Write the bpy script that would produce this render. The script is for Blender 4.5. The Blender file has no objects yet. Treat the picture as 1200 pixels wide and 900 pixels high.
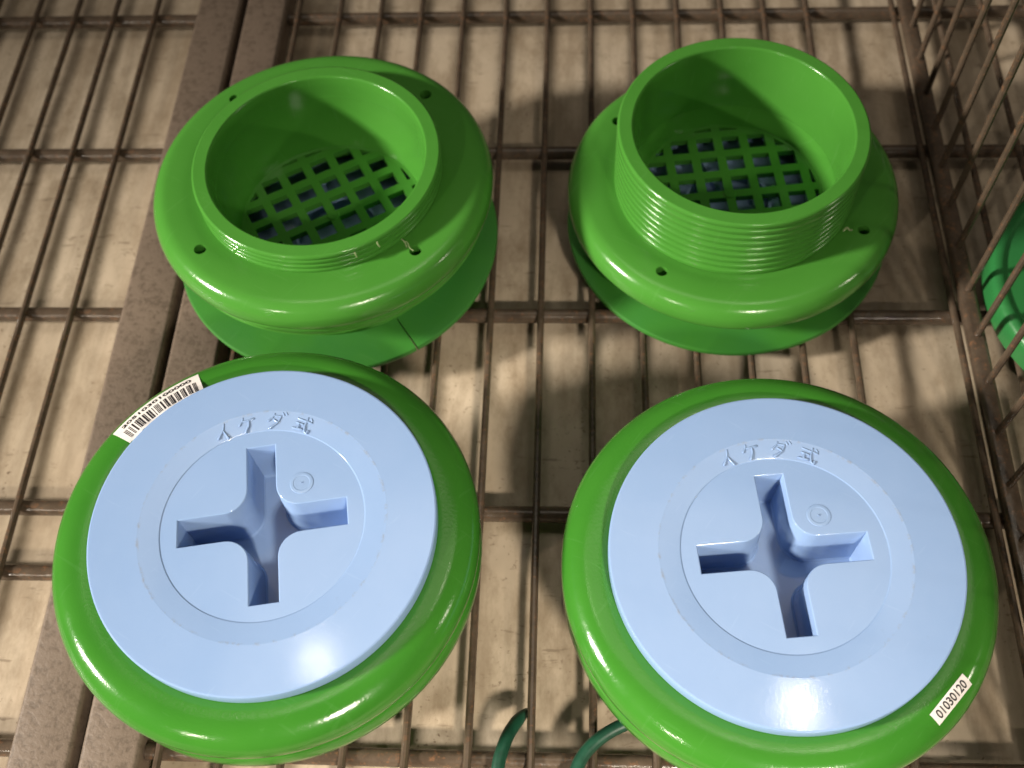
import bpy, bmesh, math, random
from mathutils import Vector, Matrix
random.seed(7)
PI = math.pi
scene = bpy.context.scene
COL = scene.collection

# ------------------------------------------------------------------ camera
CAM_PITCH, CAM_YAW, CAM_ROLL, F_PX, CAM_H = 60.06, -6.293, -5.052, 1268.9, 0.45
t, y_, r_ = map(math.radians, (CAM_PITCH, CAM_YAW, CAM_ROLL))
fw = Vector((math.sin(y_)*math.cos(t), math.cos(y_)*math.cos(t), -math.sin(t)))
rt0 = Vector((math.cos(y_), -math.sin(y_), 0)); up0 = rt0.cross(fw)
rt = math.cos(r_)*rt0 + math.sin(r_)*up0
up = -math.sin(r_)*rt0 + math.cos(r_)*up0
cd = bpy.data.cameras.new('camera'); cam = bpy.data.objects.new('camera', cd); COL.objects.link(cam)
M = Matrix((rt, up, -fw)).transposed().to_4x4(); M.translation = (0, 0, CAM_H)
cam.matrix_world = M
cd.sensor_width = 36; cd.lens = 36*F_PX/1200
cd.clip_start = 0.01; cd.clip_end = 50
cd.dof.use_dof = True; cd.dof.focus_distance = 0.405; cd.dof.aperture_fstop = 11.5
scene.camera = cam

# ------------------------------------------------------------------ world + lamps (shop interior)
w = bpy.data.worlds.new('World'); scene.world = w; w.use_nodes = True
bg = w.node_tree.nodes['Background']
bg.inputs['Color'].default_value = (1.0, 0.93, 0.84, 1); bg.inputs['Strength'].default_value = 0.034

def spot(name, loc, target, watts, radius, color, size_deg, blend=1.0):
    d = bpy.data.lights.new(name, 'SPOT'); d.energy = watts; d.shadow_soft_size = radius
    d.color = color; d.spot_size = math.radians(size_deg); d.spot_blend = blend
    o = bpy.data.objects.new(name, d); COL.objects.link(o); o.location = loc
    o.rotation_euler = (Vector(target)-Vector(loc)).to_track_quat('-Z', 'Y').to_euler()
    return o
WARM = (1.0, 0.89, 0.74); NEUT = (1.0, 0.93, 0.84); COOL = (0.90, 0.96, 1.0)
def lamp_at(slope, dist, target):
    """Lamp position seen from target along (sx, sy, 1)."""
    v = Vector((slope[0], slope[1], 1.0)).normalized()*dist
    return Vector(target)+v
def ceil_spot(slope, dist, target, watts, radius, color, size, anchor=None):
    spot('ceiling_spot', lamp_at(slope, dist, anchor or target), target, watts, radius, color, size)
ceil_spot((-1.95, -0.50), 2.6, (0.08, 0.20, 0), 460, 0.12, (1.0, 0.92, 0.81), 25)   # low from the left
ceil_spot((0.38, -0.92), 2.2, (0.02, -0.03, 0), 320, 0.12, WARM, 16.5)       # front right
ceil_spot((-0.90, -1.40), 2.4, (-0.14, 0.02, 0), 42, 0.025, WARM, 27)       # front left
ceil_spot((2.00, -0.35), 2.6, (0.05, 0.15, 0), 25, 0.07, WARM, 34)         # low from the right
def ceil_tube(slope, dist, anchor, watts):
    """Short overhead tube, the pair mirrored in the blue plugs."""
    d = bpy.data.lights.new('ceiling_tube', 'AREA'); d.energy = watts; d.color = WARM
    d.shape = 'RECTANGLE'; d.size = 0.03; d.size_y = 0.08
    o = bpy.data.objects.new('ceiling_tube', d); COL.objects.link(o); o.location = lamp_at(slope, dist, anchor)
dl = bpy.data.lights.new('overhead_fill', 'AREA'); dl.energy = 4.5; dl.color = WARM; dl.shape = 'RECTANGLE'; dl.size = 1.6; dl.size_y = 0.7
ol = bpy.data.objects.new('overhead_fill', dl); COL.objects.link(ol); ol.location = (0.0, 0.75, 2.2)     # broad fill light added overhead to soften the shadows
ceil_tube((-0.235, 0.27), 2.2, (-0.088, 0.105, 0.081), 0.42)
ceil_tube((0.207, 0.24), 2.2, (0.078, 0.093, 0.070), 0.75)

vs = scene.view_settings
vs.view_transform = 'Standard'; vs.look = 'None'; vs.exposure = 0.0; vs.gamma = 1.0
vs.use_curve_mapping = False
scene.render.engine = 'CYCLES'

# ------------------------------------------------------------------ materials
def new_mat(name):
    m = bpy.data.materials.new(name); m.use_nodes = True
    return m, m.node_tree.nodes, m.node_tree.links, m.node_tree.nodes['Principled BSDF']

def noise(N, L, scale, detail=4, rough=0.55, coord=None, stretch=None):
    n = N.new('ShaderNodeTexNoise'); n.inputs['Scale'].default_value = scale
    n.inputs['Detail'].default_value = detail; n.inputs['Roughness'].default_value = rough
    if coord is not None:
        if stretch:
            mp = N.new('ShaderNodeMapping'); mp.inputs['Scale'].default_value = stretch
            L.new(coord, mp.inputs['Vector']); coord = mp.outputs['Vector']
        L.new(coord, n.inputs['Vector'])
    return n

def ramp(N, L, src, p0, p1, c0=(0, 0, 0, 1), c1=(1, 1, 1, 1)):
    r = N.new('ShaderNodeValToRGB'); e = r.color_ramp.elements
    e[0].position = p0; e[0].color = c0; e[1].position = p1; e[1].color = c1
    L.new(src, r.inputs['Fac']); return r

def mix(N, L, fac, a, b):
    m = N.new('ShaderNodeMix'); m.data_type = 'RGBA'
    if isinstance(fac, (int, float)): m.inputs[0].default_value = fac
    else: L.new(fac, m.inputs[0])
    for v, s in ((a, m.inputs[6]), (b, m.inputs[7])):
        if isinstance(v, tuple): s.default_value = (*v, 1) if len(v) == 3 else v
        else: L.new(v, s)
    return m.outputs[2]

def bump(N, L, src, strength, dist, bsdf, chain=None):
    b = N.new('ShaderNodeBump'); b.inputs['Strength'].default_value = strength
    b.inputs['Distance'].default_value = dist; L.new(src, b.inputs['Height'])
    if chain is not None: L.new(chain, b.inputs['Normal'])
    L.new(b.outputs['Normal'], bsdf.inputs['Normal']); return b.outputs['Normal']

def rough_from(N, L, src, lo, hi, bsdf):
    r = N.new('ShaderNodeMapRange'); r.inputs['To Min'].default_value = lo; r.inputs['To Max'].default_value = hi
    r.inputs['From Min'].default_value = 0.3; r.inputs['From Max'].default_value = 0.7
    L.new(src, r.inputs['Value']); L.new(r.outputs[0], bsdf.inputs['Roughness'])

def plastic(name, base, base2, rough_lo, rough_hi, scuff=None, sss=0.0, spec=0.5, grain=0.12, ring_grime=None):
    m, N, L, B = new_mat(name)
    tc = N.new('ShaderNodeTexCoord').outputs['Object']
    n1 = noise(N, L, 26, 4, 0.6, tc)
    col = mix(N, L, ramp(N, L, n1.outputs['Fac'], 0.35, 0.68).outputs['Color'], base, base2)
    if scuff:
        n2 = noise(N, L, 120, 5, 0.7, tc)
        mask = ramp(N, L, n2.outputs['Fac'], 0.66, 0.78)
        n3 = noise(N, L, 18, 2, 0.5, tc)
        mk = N.new('ShaderNodeMath'); mk.operation = 'MULTIPLY'
        L.new(mask.outputs['Color'], mk.inputs[0]); L.new(ramp(N, L, n3.outputs['Fac'], 0.45, 0.7).outputs['Color'], mk.inputs[1])
        mk2 = N.new('ShaderNodeMath'); mk2.operation = 'MULTIPLY'; mk2.inputs[1].default_value = 0.5
        L.new(mk.outputs[0], mk2.inputs[0])
        col = mix(N, L, mk2.outputs[0], col, scuff)
    # hairline scratches: stretched noise, thin threshold, two directions
    for k, (st, rot) in enumerate((((1, 14, 1), 0.5), ((1, 11, 1), 2.2))):
        mp0 = N.new('ShaderNodeMapping'); mp0.inputs['Rotation'].default_value = (0, 0, rot); L.new(tc, mp0.inputs['Vector'])
        ns = noise(N, L, 34+9*k, 2, 0.5, mp0.outputs['Vector'], st)
        lo = N.new('ShaderNodeMapRange'); lo.interpolation_type = 'SMOOTHSTEP'
        lo.inputs['From Min'].default_value = 0.685; lo.inputs['From Max'].default_value = 0.70
        lo.inputs['To Max'].default_value = 0.05; L.new(ns.outputs['Fac'], lo.inputs['Value'])
        col = mix(N, L, lo.outputs[0], col, tuple(min(0.9, c*1.5+0.12) for c in base))
    if ring_grime:
        sep = N.new('ShaderNodeSeparateXYZ'); L.new(tc, sep.inputs[0])
        cmb = N.new('ShaderNodeCombineXYZ'); L.new(sep.outputs[0], cmb.inputs[0]); L.new(sep.outputs[1], cmb.inputs[1])
        ln = N.new('ShaderNodeVectorMath'); ln.operation = 'LENGTH'; L.new(cmb.outputs[0], ln.inputs[0])
        df = N.new('ShaderNodeMath'); df.operation = 'SUBTRACT'; df.inputs[1].default_value = ring_grime; L.new(ln.outputs['Value'], df.inputs[0])
        ab = N.new('ShaderNodeMath'); ab.operation = 'ABSOLUTE'; L.new(df.outputs[0], ab.inputs[0])
        bd = N.new('ShaderNodeMapRange'); bd.inputs['From Min'].default_value = 0.0; bd.inputs['From Max'].default_value = 0.0009
        bd.inputs['To Min'].default_value = 1.0; bd.inputs['To Max'].default_value = 0.0; L.new(ab.outputs[0], bd.inputs['Value'])
        gn = noise(N, L, 260, 4, 0.7, tc); gr = ramp(N, L, gn.outputs['Fac'], 0.50, 0.66)
        mm = N.new('ShaderNodeMath'); mm.operation = 'MULTIPLY'; L.new(bd.outputs[0], mm.inputs[0]); L.new(gr.outputs['Color'], mm.inputs[1])
        m3 = N.new('ShaderNodeMath'); m3.operation = 'MULTIPLY'; m3.inputs[1].default_value = 0.55; L.new(mm.outputs[0], m3.inputs[0])
        col = mix(N, L, m3.outputs[0], col, (0.26, 0.25, 0.24))
    L.new(col, B.inputs['Base Color'])
    n4 = noise(N, L, 60, 5, 0.7, tc)
    rough_from(N, L, n4.outputs['Fac'], rough_lo, rough_hi, B)
    n5 = noise(N, L, 900, 3, 0.6, tc)
    bump(N, L, n5.outputs['Fac'], grain, 0.0004, B)
    B.inputs['IOR'].default_value = 1.47
    B.inputs['Specular IOR Level'].default_value = spec
    if sss:
        B.inputs['Subsurface Weight'].default_value = sss
        B.inputs['Subsurface Radius'].default_value = (1.0, 1.0, 1.0)
        B.inputs['Subsurface Scale'].default_value = 0.004
    return m

MAT = {}
MAT['green'] = plastic('green_plastic', (0.062, 0.244, 0.031), (0.070, 0.260, 0.036), 0.11, 0.22, scuff=(0.16, 0.42, 0.10))
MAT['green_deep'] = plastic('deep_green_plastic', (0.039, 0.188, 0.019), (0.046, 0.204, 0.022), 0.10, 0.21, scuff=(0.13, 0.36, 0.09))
MAT['green_cap'] = plastic('emerald_plastic', (0.028, 0.190, 0.046), (0.024, 0.170, 0.046), 0.25, 0.4)
MAT['green_flat'] = plastic('matt_green_plastic', (0.046, 0.215, 0.026), (0.040, 0.200, 0.034), 0.36, 0.5, scuff=(0.12, 0.38, 0.10))
MAT['blue'] = plastic('light_blue_plastic', (0.258, 0.388, 0.640), (0.276, 0.406, 0.658), 0.05, 0.11, scuff=(0.20, 0.27, 0.40), sss=0.10, grain=0.035, ring_grime=0.0462)

def mat_panel():
    m, N, L, B = new_mat('cream_enamel_sheet')
    tc = N.new('ShaderNodeTexCoord').outputs['Object']
    a = noise(N, L, 9, 5, 0.62, tc); b = noise(N, L, 55, 6, 0.7, tc, (1, 0.45, 1)); c = noise(N, L, 420, 3, 0.6, tc)
    col = mix(N, L, ramp(N, L, a.outputs['Fac'], 0.36, 0.66).outputs['Color'], (0.56, 0.465, 0.350), (0.40, 0.320, 0.228))
    col = mix(N, L, ramp(N, L, b.outputs['Fac'], 0.43, 0.70).outputs['Color'], col, (0.27, 0.205, 0.135))
    sp = ramp(N, L, c.outputs['Fac'], 0.62, 0.70)
    g = noise(N, L, 30, 3, 0.5, tc); gm = ramp(N, L, g.outputs['Fac'], 0.45, 0.65)
    mu = N.new('ShaderNodeMath'); mu.operation = 'MULTIPLY'
    L.new(sp.outputs['Color'], mu.inputs[0]); L.new(gm.outputs['Color'], mu.inputs[1])
    col = mix(N, L, mu.outputs[0], col, (0.15, 0.10, 0.06))
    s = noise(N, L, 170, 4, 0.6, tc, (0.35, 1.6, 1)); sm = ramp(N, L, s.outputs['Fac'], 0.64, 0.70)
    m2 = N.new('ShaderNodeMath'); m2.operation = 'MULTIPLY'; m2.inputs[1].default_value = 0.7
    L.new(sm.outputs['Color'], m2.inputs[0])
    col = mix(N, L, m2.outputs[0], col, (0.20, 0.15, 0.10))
    ls = noise(N, L, 60, 4, 0.6, tc, (1.0, 0.12, 1)); lm = ramp(N, L, ls.outputs['Fac'], 0.50, 0.68)  # lengthwise streaks: grime, plus doubled wire shadows put into the colour
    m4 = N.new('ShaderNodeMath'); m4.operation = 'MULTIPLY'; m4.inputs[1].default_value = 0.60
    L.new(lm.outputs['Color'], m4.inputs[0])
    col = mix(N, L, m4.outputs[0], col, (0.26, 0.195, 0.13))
    L.new(col, B.inputs['Base Color'])
    rough_from(N, L, b.outputs['Fac'], 0.34, 0.62, B)
    bump(N, L, a.outputs['Fac'], 0.25, 0.004, B)
    return m
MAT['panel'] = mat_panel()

def mat_wire():
    m, N, L, B = new_mat('brown_coated_wire')
    tc = N.new('ShaderNodeTexCoord').outputs['Object']
    a = noise(N, L, 70, 5, 0.7, tc); b = noise(N, L, 420, 4, 0.65, tc)
    col = mix(N, L, ramp(N, L, a.outputs['Fac'], 0.38, 0.68).outputs['Color'], (0.070, 0.050, 0.035), (0.112, 0.082, 0.058))
    col = mix(N, L, ramp(N, L, b.outputs['Fac'], 0.55, 0.70).outputs['Color'], col, (0.17, 0.090, 0.050))
    L.new(col, B.inputs['Base Color']); rough_from(N, L, a.outputs['Fac'], 0.10, 0.28, B)
    bump(N, L, b.outputs['Fac'], 0.35, 0.0005, B)
    return m
MAT['wire'] = mat_wire()

def mat_rail():
    m, N, L, B = new_mat('hammered_brown_paint')
    tc = N.new('ShaderNodeTexCoord').outputs['Object']
    v = noise(N, L, 330, 4, 0.65, tc)
    a = noise(N, L, 14, 4, 0.6, tc)
    col = mix(N, L, ramp(N, L, a.outputs['Fac'], 0.35, 0.7).outputs['Color'], (0.185, 0.138, 0.103), (0.150, 0.111, 0.082))
    col = mix(N, L, ramp(N, L, v.outputs['Fac'], 0.38, 0.50, (1, 1, 1, 1), (0, 0, 0, 1)).outputs['Color'], col, (0.118, 0.086, 0.062))
    L.new(col, B.inputs['Base Color'])
    B.inputs['Roughness'].default_value = 0.55
    bump(N, L, v.outputs['Fac'], 0.35, 0.0010, B)
    return m
MAT['rail'] = mat_rail()

def flat_mat(name, c, rough=0.5, var=0.0, scale=200):
    m, N, L, B = new_mat(name)
    tc = N.new('ShaderNodeTexCoord').outputs['Object']
    n = noise(N, L, scale, 4, 0.6, tc)
    d = tuple(x*(1-var) for x in c)
    L.new(mix(N, L, ramp(N, L, n.outputs['Fac'], 0.35, 0.65).outputs['Color'], c, d), B.inputs['Base Color'])
    B.inputs['Roughness'].default_value = rough
    return m
MAT['paper'] = flat_mat('white_label_paper', (0.84, 0.80, 0.77), 0.55, 0.08, 260)
MAT['ink'] = flat_mat('black_print', (0.020, 0.018, 0.022), 0.5, 0.2)
MAT['hose'] = flat_mat('dark_green_rubber', (0.012, 0.078, 0.044), 0.42, 0.45, 130)

# ------------------------------------------------------------------ object helpers
def link(name, bm, mat, parent=None, smooth=True, angle=35, loc=None, recalc=True):
    if recalc: bmesh.ops.recalc_face_normals(bm, faces=bm.faces[:])
    me = bpy.data.meshes.new(name); bm.to_mesh(me); bm.free()
    return link_mesh(name, me, mat, parent, smooth, angle, loc)

def link_mesh(name, me, mat, parent=None, smooth=True, angle=35, loc=None):
    if mat is not None:
        me.materials.clear(); me.materials.append(MAT[mat])
    if smooth:
        me.shade_smooth(); me.set_sharp_from_angle(angle=math.radians(angle))
    o = bpy.data.objects.new(name, me); COL.objects.link(o)
    if parent is not None: o.parent = parent
    if loc is not None: o.location = loc
    return o

def sharpen_flats(o):
    """Keep horizontal flats truly flat: sharp edge wherever a flat meets anything else."""
    me = o.data; b = bmesh.new(); b.from_mesh(me)
    for e in b.edges:
        if len(e.link_faces) == 2:
            f = [abs(q.normal.z) > 0.99995 for q in e.link_faces]
            if f[0] != f[1]: e.smooth = False
    b.to_mesh(me); b.free()

def thing(name, label, cat, loc=(0, 0, 0), rz=0.0, group=None):
    o = bpy.data.objects.new(name, None); COL.objects.link(o)
    o.empty_display_size = 0.02
    o.location = loc; o.rotation_euler = (0, 0, rz); tag(o, label, cat, group); return o

def tag(o, label, cat, group=None):
    o['label'] = label; o['category'] = cat
    if group: o['group'] = group

def lathe_bm(profile, seg=128, closed=True, bm=None, a0=0.0, a1=2*PI):
    """profile: list of (r, z); closed -> profile loops back on itself (solid ring)."""
    bm = bm or bmesh.new()
    full = abs((a1-a0)-2*PI) < 1e-6
    n = seg if full else seg+1
    rings = []
    for i in range(n):
        a = a0+(a1-a0)*i/seg; c, s = math.cos(a), math.sin(a)
        rings.append([bm.verts.new((r*c, r*s, z)) for r, z in profile])
    k = len(profile)
    for i in range(seg):
        A, Bv = rings[i], rings[(i+1) % n]
        for j in range(k if closed else k-1):
            j2 = (j+1) % k
            bm.faces.new((A[j], A[j2], Bv[j2], Bv[j]))
    if not full and closed:
        bm.faces.new(rings[0]); bm.faces.new(rings[-1][::-1])
    return bm

def arc(cx, cz, r, d0, d1, n=8):
    return [(cx+r*math.cos(math.radians(d0+(d1-d0)*i/n)), cz+r*math.sin(math.radians(d0+(d1-d0)*i/n))) for i in range(n+1)]

def smooth_profile(pts, n=6):
    """Catmull-Rom through points (open)."""
    out = []
    P = [pts[0]]+list(pts)+[pts[-1]]
    for i in range(1, len(P)-2):
        p0, p1, p2, p3 = P[i-1], P[i], P[i+1], P[i+2]
        for k in range(n):
            u = k/n
            out.append(tuple(0.5*((2*p1[d])+(-p0[d]+p2[d])*u+(2*p0[d]-5*p1[d]+4*p2[d]-p3[d])*u*u+(-p0[d]+3*p1[d]-3*p2[d]+p3[d])*u**3) for d in (0, 1)))
    out.append(pts[-1]); return out

def tube_bm(path, radius, seg=10, bm=None, cap=True, flat=1.0):
    """Sweep a circle along a polyline (list of Vectors); radius scalar or list."""
    bm = bm or bmesh.new()
    path = [Vector(p) for p in path]; rings = []
    for i, p in enumerate(path):
        d = (path[min(i+1, len(path)-1)]-path[max(i-1, 0)]).normalized()
        ref = Vector((0, 0, 1)) if abs(d.z) < 0.9 else Vector((1, 0, 0))
        u = d.cross(ref).normalized(); v = u.cross(d).normalized()
        r = radius[i] if isinstance(radius, (list, tuple)) else radius
        rings.append([bm.verts.new(p+u*r*math.cos(2*PI*k/seg)+v*r*flat*math.sin(2*PI*k/seg)) for k in range(seg)])
    for i in range(len(rings)-1):
        for k in range(seg):
            bm.faces.new((rings[i][k], rings[i][(k+1) % seg], rings[i+1][(k+1) % seg], rings[i+1][k]))
    if cap:
        bm.faces.new(rings[0][::-1]); bm.faces.new(rings[-1])
    return bm

def box_bm(x0, x1, y0, y1, z0, z1, bevel=0.0, seg=2, bm=None):
    b = bmesh.new()
    bmesh.ops.create_cube(b, size=1)
    for v in b.verts:
        v.co = Vector(((x0+x1)/2+v.co.x*(x1-x0), (y0+y1)/2+v.co.y*(y1-y0), (z0+z1)/2+v.co.z*(z1-z0)))
    if bevel:
        bmesh.ops.bevel(b, geom=b.edges[:], offset=bevel, segments=seg, profile=0.5, affect='EDGES')
    if bm is None: return b
    me = bpy.data.meshes.new('tmp'); b.to_mesh(me); b.free(); bm.from_mesh(me); bpy.data.meshes.remove(me); return bm

def boolean_cut(obj, cutters):
    for c in cutters:
        md = obj.modifiers.new('cut', 'BOOLEAN'); md.operation = 'DIFFERENCE'; md.object = c; md.solver = 'EXACT'
    dg = bpy.context.evaluated_depsgraph_get(); dg.update()
    me = bpy.data.meshes.new_from_object(obj.evaluated_get(dg))
    obj.modifiers.clear(); old = obj.data; obj.data = me; bpy.data.meshes.remove(old)
    for c in cutters:
        m = c.data; bpy.data.objects.remove(c); bpy.data.meshes.remove(m)
    return obj

def text_mesh(s, size, bold=0.0, width=1.0):
    cu = bpy.data.curves.new('txt', 'FONT'); cu.body = s; cu.size = size; cu.align_x = 'CENTER'; cu.align_y = 'CENTER'
    cu.offset = bold
    o = bpy.data.objects.new('txt', cu); COL.objects.link(o)
    dg = bpy.context.evaluated_depsgraph_get(); dg.update()
    me = bpy.data.meshes.new_from_object(o.evaluated_get(dg))
    bpy.data.objects.remove(o); bpy.data.curves.remove(cu)
    for v in me.vertices: v.co.x *= width
    return me

# ------------------------------------------------------------------ structure: cream sheet below the wires
WIRE_R = 0.00172; BAR_R = 0.0037
Z_WIRE = -WIRE_R                    # wire tops lie at z = 0
Z_BAR = -2*WIRE_R-BAR_R+0.0006
Z_PANEL = -0.0158

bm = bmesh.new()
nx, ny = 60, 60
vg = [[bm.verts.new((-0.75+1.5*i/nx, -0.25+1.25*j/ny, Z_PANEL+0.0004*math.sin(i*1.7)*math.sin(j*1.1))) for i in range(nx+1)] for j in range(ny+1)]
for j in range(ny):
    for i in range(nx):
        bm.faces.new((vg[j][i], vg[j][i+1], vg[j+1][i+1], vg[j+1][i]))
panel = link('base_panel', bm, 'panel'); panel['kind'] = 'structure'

# ------------------------------------------------------------------ wire shelves
Y_BARS = [0.5165-0.1078*n for n in range(-1, 6)]      # rows of cross bars
Y0, Y1 = -0.06, 0.66

def wire_mesh_y():
    return tube_bm([(0, Y0, 0), (0, 0.1, 0.0), (0, 0.3, 0), (0, 0.5, 0), (0, Y1, 0)], WIRE_R, 10)

def shelf(label, xs, x0, x1, bars, bar_me=None):
    t = thing('wire_shelf', label, 'shelf', ((x0+x1)/2, 0.3, 0), 0)
    cx = (x0+x1)/2
    me = None
    for i, x in enumerate(xs):
        dx = random.uniform(-0.0004, 0.0004)
        if me is None:
            b = wire_mesh_y(); o = link('wire', b, 'wire', t); me = o.data
        else:
            o = bpy.data.objects.new('wire', me); COL.objects.link(o); o.parent = t
        o.location = (x+dx-cx, -0.3, Z_WIRE); o.rotation_euler = (0, 0, random.uniform(-0.0012, 0.0012))
    me = None
    for yb in bars:
        if me is None:
            b = tube_bm([(x0-cx, 0, 0), (0, 0, 0), (x1-cx, 0, 0)], BAR_R, 14); o = link('cross_bar', b, 'wire', t, angle=50); me = o.data
        else:
            o = bpy.data.objects.new('cross_bar', me); COL.objects.link(o); o.parent = t
        o.location = (0, yb-0.3, Z_BAR)
    return t
WX0, WP = -0.0152, 0.0253
shelf('brown wire shelf in the middle carrying the four large green fittings',
      [WX0+WP*n for n in range(-6, 17) if n != 7], -0.1735, 0.42, Y_BARS)
LX0 = -0.255
shelf('brown wire shelf at the left edge, left of the flat rails',
      [LX0-WP*n for n in range(0, 9)], -0.47, -0.2285, Y_BARS+[0.1615])

# flat hammered rails between the shelves
def rail(label, x0, x1):
    b = box_bm(x0-(x0+x1)/2, (x1-x0)/2, -0.10, 0.70, Z_PANEL+0.0008, 0.0012, 0.0020, 4)
    o = link('shelf_rail', b, 'rail', None, loc=((x0+x1)/2, 0, 0)); tag(o, label, 'rail', 'flat rails between the shelves')
rail('flat hammered brown rail beside the left wire shelf, left one of the pair', -0.2285, -0.2026)
rail('flat hammered brown rail nearer the green fittings, right one of the pair', -0.1988, -0.1742)

# ------------------------------------------------------------------ upright wire divider on the right
RX = 0.1937
t = thing('wire_divider', 'upright brown wire divider with slanting wires at right', 'divider', (RX, 0.3, 0), 0)
link('bottom_rail', box_bm(-0.0042, 0.0042, -0.40, 0.40, -0.0030, 0.0040, 0.0022, 3), 'wire', t)
link('top_rail', tube_bm([(0, -0.40, 0.170), (0, 0, 0.170), (0, 0.40, 0.170)], 0.003, 12), 'wire', t)
me = None
for i in range(-8, 14):
    yy = 0.2059+0.0262*i
    if me is None:
        o = link('upright_wire', tube_bm([(0, 0, 0.002), (0, 0, 0.08), (0, 0, 0.17)], 0.00165, 10), 'wire', t); me = o.data
    else:
        o = bpy.data.objects.new('upright_wire', me); COL.objects.link(o); o.parent = t
    o.location = (random.uniform(-.0003, .0003), yy-0.3, 0); o.rotation_euler = (random.uniform(-.006, .006), random.uniform(-.006, .006), 0)

# ------------------------------------------------------------------ fittings
R_F, R_B, R_O, R_I = 0.0810, 0.0649, 0.0580, 0.0505

def thread_tube(z0, z1, r_out, r_in, pitch, depth, r_in_bottom=None, runout=0.0015):
    """Tube with a helical ridged outside, flat rounded top rim."""
    bm = bmesh.new(); seg = 144
    n = max(4, int((z1-z0)/pitch*14))
    rows = []
    for j in range(n+1):
        z = z0+(z1-0.0016-z0)*j/n; row = []
        for i in range(seg):
            a = 2*PI*i/seg
            ph = ((z-z0)/pitch-a/(2*PI)) % 1.0
            tri = max(0.0, 1.0-abs(ph-0.5)/0.27)
            fade = min(1.0, max(0.0, (z-z0)/runout), max(0.0, (z1-0.0016-z)/0.0012))
            r = r_out-depth*tri*fade
            row.append(bm.verts.new((r*math.cos(a), r*math.sin(a), z)))
        rows.append(row)
    rb = r_in if r_in_bottom is None else r_in_bottom
    for (r, z) in [(r_out-0.0001, z1-0.0009), (r_out-0.0005, z1-0.0003), (r_out-0.0011, z1),
                   (r_in+0.0009, z1), (r_in+0.0003, z1-0.0003), (r_in, z1-0.0010),
                   (r_in+(rb-r_in)*0.5, z1-(z1-z0)*0.5), (rb, z0)]:
        rows.append([bm.verts.new((r*math.cos(2*PI*i/seg), r*math.sin(2*PI*i/seg), z)) for i in range(seg)])
    for j in range(len(rows)-1):
        for i in range(seg):
            bm.faces.new((rows[j][i], rows[j][(i+1) % seg], rows[j+1][(i+1) % seg], rows[j+1][i]))
    return bm

def flange_profile(top_in=0.0595, z_in=0.0068):
    """Half-section of the rounded flange, z relative to its rim (closed loop, outwards over the top)."""
    top = [(top_in-0.004, z_in-0.0006), (top_in+0.001, z_in-0.0002), (0.0650, z_in+0.0004), (0.0700, z_in+0.0006), (0.0745, z_in+0.0003), (0.0778, z_in-0.0014),
           (0.0801, z_in-0.0046), (0.0810, -0.0014), (0.0807, -0.0044), (0.0790, -0.0064), (0.0762, -0.0072), (0.0700, -0.0074)]
    p = smooth_profile(top, 5)
    p += [(top_in-0.004, -0.0074)]
    return p

def grate_bm(rad, pitch, hole, z_top, th, wall_r):
    """Round plate pierced by a square lattice of holes, one moulding with a sloping edge ring."""
    bm = bmesh.new(); zb = z_top-th
    k = int(rad/pitch)+2; h = hole/2; lim = 0.0520
    cuts = []
    for i in range(-k, k): cuts += [(i+0.5)*pitch-h, (i+0.5)*pitch+h]
    nc = len(cuts)-1
    def solid(i, j):
        return not (i % 2 == 0 and j % 2 == 0)
    def used(i, j):
        if not (0 <= i < nc and 0 <= j < nc): return False
        cx, cy = (cuts[i]+cuts[i+1])/2, (cuts[j]+cuts[j+1])/2
        return solid(i, j) and math.hypot(cx, cy) < rad+0.006
    vt = {}
    def V(i, j, z, inset):
        key = (i, j, z)
        if key not in vt:
            x, y = cuts[i], cuts[j]; r = math.hypot(x, y)
            if r > lim: x, y = x*lim/r, y*lim/r
            vt[key] = bm.verts.new((x, y, z))
        return vt[key]
    for i in range(nc):
        for j in range(nc):
            if not used(i, j): continue
            for z in (z_top, zb):
                bm.faces.new([V(a_, b_, z, 0) for a_, b_ in ((i, j), (i+1, j), (i+1, j+1), (i, j+1))])
            for di, dj, e in ((1, 0, ((i+1, j), (i+1, j+1))), (-1, 0, ((i, j), (i, j+1))), (0, 1, ((i, j+1), (i+1, j+1))), (0, -1, ((i, j), (i+1, j)))):
                if not used(i+di, j+dj):
                    bm.faces.new((V(*e[0], z_top, 0), V(*e[1], z_top, 0), V(*e[1], zb, 0), V(*e[0], zb, 0)))
    bmesh.ops.recalc_face_normals(bm, faces=bm.faces[:])
    lathe_bm([(rad-0.0030, zb+0.0004), (rad-0.0030, z_top+0.0001), (rad-0.0020, z_top+0.0003), (wall_r+0.001, z_top+0.0006), (wall_r+0.001, zb+0.0004)], 96, True, bm)
    return bm

def cap_under_bm(z0, z1):
    """Blue cap as seen from inside through the grate: disc with ribs and a socket."""
    bm = lathe_bm([(0.0, z0), (0.0560, z0), (0.0560, z1-0.001), (0.0550, z1), (0.0, z1)], 96, False)
    h = z1+0.007
    for a in range(4):
        b = box_bm(0.012, 0.046, -0.0012, 0.0012, z1-0.0005, z1+0.004)
        bmesh.ops.rotate(b, verts=b.verts[:], cent=(0, 0, 0), matrix=Matrix.Rotation(a*PI/2+0.35, 3, 'Z'))
        me_ = bpy.data.meshes.new('t'); b.to_mesh(me_); b.free(); bm.from_mesh(me_); bpy.data.meshes.remove(me_)
    lathe_bm([(0.020, z1-0.0005), (0.020, h), (0.0215, h), (0.0215, z1-0.0005)], 48, True, bm)
    return bm

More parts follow.
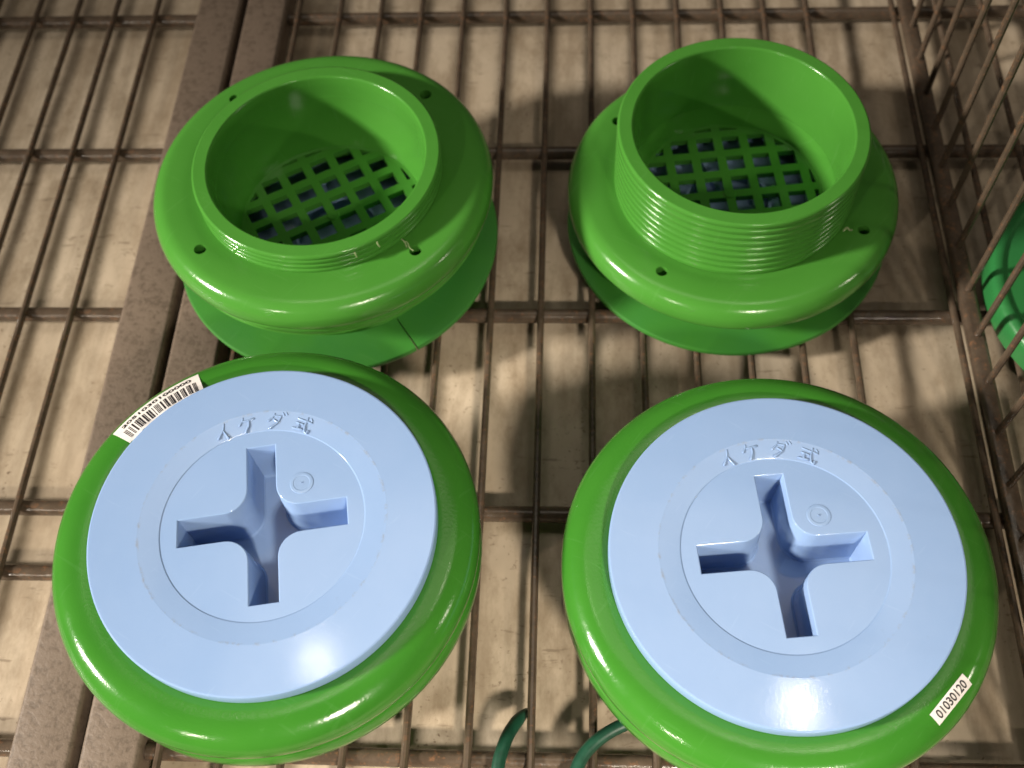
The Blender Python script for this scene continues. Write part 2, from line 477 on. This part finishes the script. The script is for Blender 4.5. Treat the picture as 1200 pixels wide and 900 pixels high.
def rear_fitting(label, x, y, rz, z_fl, z_rim, z_low, z_grate, pitch, holes_az, grate_rot, seam_az=None, lip=False):
    t = thing('drain_fitting', label, 'drain fitting', (x, y, 0), 0, 'green drain fittings on the wire shelf')
    # rounded upper flange with screw holes
    prof = [(r, z+z_fl) for r, z in flange_profile()]
    fl = link('flange', lathe_bm(prof, 160), 'green', t, angle=40)
    cutters = []
    for a in holes_az:
        a = math.radians(a)
        b = bmesh.new()
        bmesh.ops.create_cone(b, cap_ends=True, segments=24, radius1=0.0028, radius2=0.0028, depth=0.03)
        o = link('cut', b, None, None, smooth=False)
        o.location = (x+0.0672*math.cos(a), y+0.0672*math.sin(a), z_fl+0.0075); cutters.append(o)
    bpy.context.view_layer.update()
    boolean_cut(fl, cutters); fl.data.shade_smooth(); fl.data.set_sharp_from_angle(angle=math.radians(40))
    # small floor plug in each hole so that it reads as a blind hole
    # threaded collar
    zc = z_fl+0.0050
    col = link('threaded_collar', thread_tube(zc, z_rim, R_O, R_I, pitch, 0.0018, R_I-0.0008, 0.001), 'green', t, angle=60)
    sharpen_flats(col)
    # inner wall below the collar down to the grate
    link('inner_wall', lathe_bm([(R_I-0.0009, zc+0.0004), (R_I-0.0022, z_grate+0.006), (R_I-0.0050, z_grate+0.0012), (R_I-0.0050, z_grate-0.004),
                                 (R_I+0.003, z_grate-0.004), (R_I+0.003, zc+0.0004)], 128), 'green', t, angle=50)
    g = link('grate', grate_bm(R_I-0.0035, 0.0132, 0.0087, z_grate, 0.0034, R_I-0.0035), 'green', t, angle=30)
    g.rotation_euler = (0, 0, math.radians(grate_rot))
    link('grate_boss', lathe_bm([(0.0, z_grate+0.0007), (0.0027, z_grate+0.0006), (0.0032, z_grate+0.0001), (0.0032, z_grate-0.002), (0, z_grate-0.002)], 24, False), 'green', g, angle=40)
    # neck and lower disc
    zb = z_low-0.0034
    nk = [(0.0540, z_low-0.002), (0.0605, z_low-0.002), (0.0605, z_low+0.0006), (0.0600, z_fl-0.0070), (0.0540, z_fl-0.0070)]
    link('neck', lathe_bm(nk, 128), 'green', t, angle=40)
    if lip:
        link('neck_lip', lathe_bm(smooth_profile([(0.058, z_fl-0.0098), (0.0735, z_fl-0.0100), (0.0765, z_fl-0.0115), (0.0770, z_fl-0.0138), (0.0755, z_fl-0.0152), (0.058, z_fl-0.0158)], 4), 128), 'green', t, angle=40)
    lp = [(0.0570, zb), (0.0570, z_low)]+[(0.0797, z_low), (0.0804, z_low-0.0002), (0.0808, z_low-0.0008), (0.0810, z_low-0.0016), (0.0807, zb+0.0004), (0.0800, zb)]
    if seam_az is None:
        link('lower_disc', lathe_bm(lp, 160), 'green_flat', t, angle=40)
    else:
        s = math.radians(seam_az); gap = 0.0055
        link('lower_disc', lathe_bm(lp, 160, True, None, s+gap, s+2*PI-gap), 'green_flat', t, angle=40)
    # blue cap on the underside, glimpsed through the grate; rests on the wires
    link('blue_cap', cap_under_bm(0.0, z_grate-(0.0195 if lip else 0.0125)), 'blue', t, angle=40)
    if zb > 0.001:
        link('foot_ring', lathe_bm([(0.0585, 0.0), (0.0660, 0.0), (0.0660, zb), (0.0585, zb)], 128), 'green', t, angle=40)
    return t

rear_fitting('green drain fitting with a short threaded collar, behind at left', -0.1188, 0.3368, 0, 0.0547, 0.0724, 0.0133, 0.0292, 0.0031,
             (-137.3, -43.5, 46.4, 136.0), 29.5, seam_az=-56, lip=True)
rear_fitting('green drain fitting with a tall threaded collar, behind at right', 0.0784, 0.3545, 0, 0.0286, 0.0719, 0.0036, 0.0238, 0.0042,
             (146.2, -123.1, -28.7, 57.0), 6.6)

# --- front fittings with blue plug
def cross_outline(wd, ln, fr, n=8):
    """Closed outline of a plus sign: arm half width wd, arm length ln, concave corner fillets fr."""
    pts = []
    for q in range(4):
        c, s = math.cos(q*PI/2), math.sin(q*PI/2)
        loc = [(ln, -wd), (ln, wd)]
        cx, cy = wd+fr, wd+fr
        loc += [(cx+fr*math.cos(math.radians(a)), cy+fr*math.sin(math.radians(a))) for a in [270-90*i/n for i in range(n+1)]]
        pts += [(x*c-y*s, x*s+y*c) for x, y in loc]
    return pts

R1, R2 = 0.0458, 0.0383         # shallow dish band on the plug
ZD2 = -0.00088      # plateau level

def plug_bm(rot):
    bm = bmesh.new(); seg = 160
    # outer disc, turned section from underside to plateau edge
    prof = [(R2+0.001, -0.0070), (R_B-0.0012, -0.0070), (R_B, -0.0060), (R_B, -0.0007), (R_B-0.0002, -0.0002), (R_B-0.0007, 0.0),
            (R1+0.0006, 0.0), (R1-0.0002, -0.00010), (R2+0.0005, -0.00058), (R2+0.0001, -0.00064), (R2-0.0001, -0.00082), (R2-0.0004, ZD2)]
    rings = []
    for r, z in prof:
        rings.append([bm.verts.new((r*math.cos(2*PI*i/seg), r*math.sin(2*PI*i/seg), z)) for i in range(seg)])
    for j in range(len(rings)-1):
        for i in range(seg):
            bm.faces.new((rings[j][i], rings[j][(i+1) % seg], rings[j+1][(i+1) % seg], rings[j+1][i]))
    cs, sn = math.cos(rot), math.sin(rot)
    def loop(wd, ln, fr, z):
        return [bm.verts.new((x*cs-y*sn, x*sn+y*cs, z)) for x, y in cross_outline(wd, ln, fr)]
    loops = [loop(0.00575, 0.0319, 0.0086, ZD2), loop(0.00555, 0.0317, 0.0088, ZD2-0.00012), loop(0.00535, 0.0315, 0.0090, ZD2-0.0005),
             loop(0.0048, 0.0309, 0.0093, -0.016), loop(0.0044, 0.0305, 0.0096, -0.0235), loop(0.0038, 0.0299, 0.0100, -0.0243)]
    n = len(loops[0])
    for a, b in zip(loops, loops[1:]):
        for i in range(n): bm.faces.new((a[i], a[(i+1) % n], b[(i+1) % n], b[i]))
    bm.faces.new(loops[-1])
    edges = []
    for lp in (rings[-1], loops[0]):
        for i in range(len(lp)):
            e = bm.edges.get((lp[i], lp[(i+1) % len(lp)]))
            edges.append(e)
    bmesh.ops.triangle_fill(bm, use_beauty=True, edges=edges)
    return bm

STROKES = [
    # strokes of the four raised characters, unit box roughly 0..1, y up
    [[(0.82, 1.0), (0.55, 0.62), (0.08, 0.28)], [(0.56, 0.60), (0.60, 0.0)]],
    [[(0.34, 1.0), (0.26, 0.78), (0.05, 0.55)], [(0.26, 0.76), (0.98, 0.76)], [(0.66, 0.76), (0.60, 0.38), (0.34, 0.0)]],
    [[(0.36, 1.0), (0.26, 0.74), (0.02, 0.48)], [(0.30, 0.84), (0.78, 0.84), (0.62, 0.38), (0.18, 0.0)], [(0.34, 0.60), (0.62, 0.42)], [(0.84, 1.06), (0.94, 0.88)], [(1.02, 1.12), (1.12, 0.94)]],
    [[(0.02, 0.74), (0.98, 0.74)], [(0.62, 1.0), (0.66, 0.45), (0.80, 0.08), (0.98, 0.0), (1.0, 0.18)], [(0.82, 1.0), (0.94, 0.86)],
     [(0.08, 0.46), (0.54, 0.46)], [(0.31, 0.46), (0.31, 0.10)], [(0.02, 0.04), (0.58, 0.14)]],
]

def char_bm(strokes, size):
    bm = bmesh.new()
    for st in strokes:
        pts = [Vector(((x-0.5)*size, (y-0.5)*size, 0)) for x, y in st]
        dense = []
        for a, b in zip(pts, pts[1:]):
            dense += [a.lerp(b, k/3) for k in range(3)]
        dense.append(pts[-1])
        rr = [0.00040]+[0.00043]*(len(dense)-2)+[0.00056]
        # rounded ends
        d0 = (dense[0]-dense[1]).normalized()*0.0003; d1 = (dense[-1]-dense[-2]).normalized()*0.0004
        dense = [dense[0]+d0]+dense+[dense[-1]+d1]; rr = [0.00014]+rr+[0.0002]
        tube_bm(dense, rr, 8, bm, True, 0.7)
    return bm

def ring_z(r):
    """Height of the front ring's upper surface over its rim level, used to lay stickers on it."""
    prof = RING_TOP
    for (r0, z0), (r1, z1) in zip(prof, prof[1:]):
        if r0 <= r <= r1: return z0+(z1-z0)*(r-r0)/(r1-r0)
    return prof[-1][1]-(r-prof[-1][0])*3 if r > prof[-1][0] else prof[0][1]

RING_CTRL = [(0.0600, 0.0040), (0.0640, 0.0044), (0.0680, 0.0050), (0.0720, 0.0050), (0.0755, 0.0040), (0.0787, 0.0017), (0.0807, -0.0013), (0.0815, -0.0045),
             (0.0811, -0.0074), (0.0790, -0.0092), (0.0760, -0.0096)]
RING_PROF = smooth_profile(RING_CTRL, 6)
RING_TOP = []
for p in RING_PROF:
    if RING_TOP and p[0] <= RING_TOP[-1][0]: break
    RING_TOP.append(p)

def on_ring(az, s, v, z_ring, lift):
    """s along the tangent (counter-clockwise negative -> reading direction), v radial distance at the chord."""
    a = math.radians(az); er = Vector((math.cos(a), math.sin(a), 0)); et = Vector((math.sin(a), -math.cos(a), 0))
    p = er*v+et*s; r = math.hypot(p.x, p.y)
    e = 0.0004
    zr = ring_z(r); sl = (ring_z(r+e)-ring_z(r-e))/(2*e)
    nrm = Vector((-sl*p.x/r, -sl*p.y/r, 1)).normalized()
    return Vector((p.x, p.y, z_ring+zr))+nrm*lift

def sticker(parent, name, az, s0, s1, v0, v1, z_ring, skew, flip, text, tsize, tv, twidth, bars=None, bold=0.0, torn=0.0, tent=0.0):
    sgn = -1 if flip else 1
    def P_(s, v, lift):
        k = max(0.0, min(1.0, (v1-v)/(v1-v0)))
        wav = 0.00025*math.sin(s*520+1.0)*k if tent else 0.0
        if tent:      # wrapped along the rim
            return on_ring(az-math.degrees(sgn*s/0.0715), 0.0, v+skew*s, z_ring, lift)+Vector((0, 0, tent*k*k+wav))
        return on_ring(az, sgn*s, v+skew*s, z_ring, lift)+Vector((0, 0, tent*k*k+wav))
    bm = bmesh.new(); ns, nv = 36, 10; g = []
    for k, lift in enumerate((0.00018, 0.00006)):
        grid = []
        for j in range(nv+1):
            row = []
            for i in range(ns+1):
                s = s0+(s1-s0)*i/ns; vv0 = v0+torn*(0.5*math.sin(i*1.9)+0.5*math.sin(i*0.83+1)) if torn else v0
                v = vv0+(v1-vv0)*j/nv
                row.append(bm.verts.new(P_(s, v, lift)))
            grid.append(row)
        g.append(grid)
    for k in (0, 1):
        for j in range(nv):
            for i in range(ns):
                q = (g[k][j][i], g[k][j][i+1], g[k][j+1][i+1], g[k][j+1][i]); bm.faces.new(q if k == 0 else q[::-1])
    st = link(name, bm, 'paper', parent, angle=60, recalc=False)
    me = text_mesh(text, tsize, bold, twidth)
    b = bmesh.new(); b.from_mesh(me); bpy.data.meshes.remove(me)
    bmesh.ops.triangulate(b, faces=b.faces[:]); bmesh.ops.subdivide_edges(b, edges=b.edges[:], cuts=1)
    for vtx in b.verts:
        yv = vtx.co.y if not flip else -vtx.co.y
        vtx.co = P_((s0+s1)/2+vtx.co.x, tv+yv, 0.00032)
    link('printed_number', b, 'ink', st, smooth=False, recalc=False)
    if bars:
        b = bmesh.new()
        for (a0, a1) in bars:
            for j in range(4):
                va, vb = BAR_V[0]+(BAR_V[1]-BAR_V[0])*j/4, BAR_V[0]+(BAR_V[1]-BAR_V[0])*(j+1)/4
                b.faces.new([b.verts.new(P_(s, v, 0.0003)) for s, v in ((a0, va), (a1, va), (a1, vb), (a0, vb))])
        link('barcode', b, 'ink', st, smooth=False, recalc=False)
    return st
BAR_V = (0.0670, 0.0722)

def front_fitting(label, x, y, z_ring, rot_deg, cap_dx, mark_az):
    t = thing('drain_fitting', label, 'drain fitting', (x, y, 0), 0, 'green drain fittings on the wire shelf')
    prof = [(r, z+z_ring) for r, z in RING_PROF]+[(0.0600, z_ring-0.0096)]
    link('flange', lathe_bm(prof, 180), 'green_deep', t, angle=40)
    zn = z_ring-0.0110
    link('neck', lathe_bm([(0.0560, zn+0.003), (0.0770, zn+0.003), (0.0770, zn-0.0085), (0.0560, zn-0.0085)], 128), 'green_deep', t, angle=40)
    zl = z_ring-0.0126
    lp = [(0.0560, zl-0.0090), (0.0560, zl-0.0005), (0.0765, zl-0.0005), (0.0785, zl), (0.0797, zl-0.0006), (0.0806, zl-0.0022), (0.0811, zl-0.0060), (0.0812, zl-0.0082), (0.0806, zl-0.0090)]
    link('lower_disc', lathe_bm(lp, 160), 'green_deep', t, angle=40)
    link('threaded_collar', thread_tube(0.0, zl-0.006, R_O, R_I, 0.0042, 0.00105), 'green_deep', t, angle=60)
    z_b = z_ring+0.0110
    rot = math.radians(rot_deg)
    cap = link('plug', plug_bm(rot), 'blue', t, angle=32, loc=(cap_dx, 0, z_b))
    sharpen_flats(cap)
    link('plug_body', lathe_bm([(0.0, -0.034), (0.0480, -0.034), (0.0485, -0.0072), (0.0395, -0.0072), (0.0395, -0.0310), (0.0, -0.0310)], 96, False), 'blue', cap, angle=40)
    for st, off in zip(STROKES, (21.0, 8.0, -7.6, -22.4)):
        a = rot+math.radians(89.0+off)
        o = link('raised_character', char_bm(st, 0.0064), 'blue', cap, angle=50)
        o.location = (0.0421*math.cos(a), 0.0421*math.sin(a), -0.00024)
        o.rotation_euler = (0, 0, a-PI/2+math.radians(0.35*off))
    a = math.radians(mark_az)
    o = link('moulding_mark', lathe_bm([(0.0, 0.00004), (0.0030, 0.00006), (0.0032, 0.00016), (0.0040, 0.00020), (0.0044, 0.00012), (0.0046, -0.0003), (0.0, -0.0003)], 48, False), 'blue', cap, angle=20)
    o.location = (0.0205*math.cos(a), 0.0205*math.sin(a), ZD2+0.00005)
    link('moulding_mark_dot', tube_bm([(-0.0004, 0.0002, 0.0001), (0, -0.0002, 0.0002), (0.0006, 0.0004, 0.0001)], 0.00018, 6), 'blue', o)
    return t

FL_Z, FR_Z = 0.0707, 0.0586
fl = front_fitting('green drain fitting with blue cross-slot plug and a barcode sticker, front left', -0.1156, 0.1516, FL_Z, 9.5, 0.0016, 52)
fr = front_fitting('green drain fitting with blue cross-slot plug, front right beside the hose', 0.0780, 0.1475, FR_Z, 6.0, 0.0010, 47)

# barcode
bars = []; s = -0.0172
rb = random.Random(3)
groups = ['nnn', 'nn', 'W', 'nWnW', 'Wn', 'WW', 'n', 'nnnn', 'W', 'nW', 'nnW', 'nnW', 'nnW', 'nnW', 'nnn']
unit = 0.00030
for gp in groups:
    for ch in gp:
        wd = unit*(1.05 if ch == 'n' else 2.6)
        bars.append((s, s+wd)); s += wd+unit*1.05
    s += unit*1.9
sc = 0.0345/(s+0.0172)
bars = [((a+0.0172)*sc-0.0172, (b+0.0172)*sc-0.0172) for a, b in bars]
sticker(fl, 'barcode_sticker', 133.6, -0.0196, 0.0186, 0.0654, 0.0766, FL_Z, -0.02, False, '2051030100000', 0.0022, 0.0742, 2.2, bars, 0.00005, 0.0004, 0.0024)
sticker(fr, 'number_sticker', -43.0, -0.0098, 0.0100, 0.0722, 0.0768, FR_Z, 0.0, True, '01030120', 0.0040, 0.0746, 1.02, None, 0.00006)

# ------------------------------------------------------------------ green cap beyond the divider
t = thing('green_cap', 'green round cap lying beyond the wire divider', 'cap', (0.2735, 0.3060, 0), 0)
link('cap_shell', lathe_bm(smooth_profile([(0.0645, 0.0120), (0.0660, 0.0132), (0.0680, 0.0136), (0.0700, 0.0130), (0.0714, 0.0108), (0.0719, 0.0060), (0.0720, 0.0)], 5)+[(0.0690, 0.0), (0.0685, 0.008), (0.0645, 0.009)], 160), 'green_cap', t, angle=40)
link('cap_top', lathe_bm([(0.0, 0.0118), (0.0647, 0.0118), (0.0647, 0.0100), (0.0, 0.0095)], 128, False), 'green_cap', t, angle=40)

# ------------------------------------------------------------------ dark green hose at the bottom edge
def catmull(pts, n=8):
    pts = [Vector(p) for p in pts]; P = [pts[0]]+pts+[pts[-1]]; out = []
    for i in range(1, len(P)-2):
        p0, p1, p2, p3 = P[i-1], P[i], P[i+1], P[i+2]
        for k in range(n):
            u = k/n
            out.append(0.5*((2*p1)+(-p0+p2)*u+(2*p0-5*p1+4*p2-p3)*u*u+(-p0+3*p1-3*p2+p3)*u**3))
    out.append(pts[-1]); return out
hp = catmull([(-0.0165, 0.1065, -0.0085), (-0.0215, 0.1000, -0.0035), (-0.0255, 0.0910, 0.0020), (-0.0280, 0.0790, 0.0032), (-0.0260, 0.0620, 0.0030), (-0.0140, 0.0500, 0.0030),
              (-0.0030, 0.0580, 0.0030), (0.0015, 0.0760, 0.0030), (0.0060, 0.0865, 0.0030), (0.0145, 0.0945, 0.0030), (0.0260, 0.1000, 0.0030), (0.0400, 0.1030, 0.0030), (0.0560, 0.1060, 0.0030)], 7)
rr = [0.0027]*len(hp)
for k, f in enumerate((0.25, 0.42, 0.58, 0.70, 0.80, 0.88, 0.95)): rr[k] = 0.0027*f
o = link('garden_hose', tube_bm(hp, rr, 14), 'hose', None, angle=50)
tag(o, 'dark green rubber hose curling under the front right fitting', 'hose')

# ------------------------------------------------------------------ small strands of moulding flash left on the rear fittings
def burr(parent, pts, r=0.00022):
    link('moulding_flash', tube_bm(catmull(pts, 4), r, 6), 'flash', parent, angle=60)
MAT['flash'] = flat_mat('pale_green_flash', (0.42, 0.52, 0.26), 0.4, 0.2)
rear = [o for o in bpy.data.objects if o.name.startswith('drain_fitting') and o.location.y > 0.25]
for f in rear:
    if f.location.x < 0:
        zf = 0.0547+0.0072
        burr(f, [(0.0435, -0.0425, zf+0.0012), (0.0450, -0.0432, zf+0.0024), (0.0462, -0.0452, zf+0.0008), (0.0478, -0.0462, zf)])
        burr(f, [(0.0425, -0.0420, zf+0.0030), (0.0440, -0.0428, zf+0.0014), (0.0447, -0.0446, zf+0.0002)])
        burr(f, [(0.0330, -0.0484, 0.0712), (0.0334, -0.0489, 0.0696), (0.0338, -0.0487, 0.0680)], 0.0003)
        burr(f, [(0.0235, -0.0535, 0.0705), (0.0238, -0.0539, 0.0690), (0.0240, -0.0537, 0.0672)], 0.0003)
    else:
        zf = 0.0286+0.0072
        burr(f, [(0.0490, -0.0335, zf+0.0010), (0.0505, -0.0328, zf+0.0026), (0.0520, -0.0330, zf+0.0010), (0.0535, -0.0322, zf)], 0.0004)
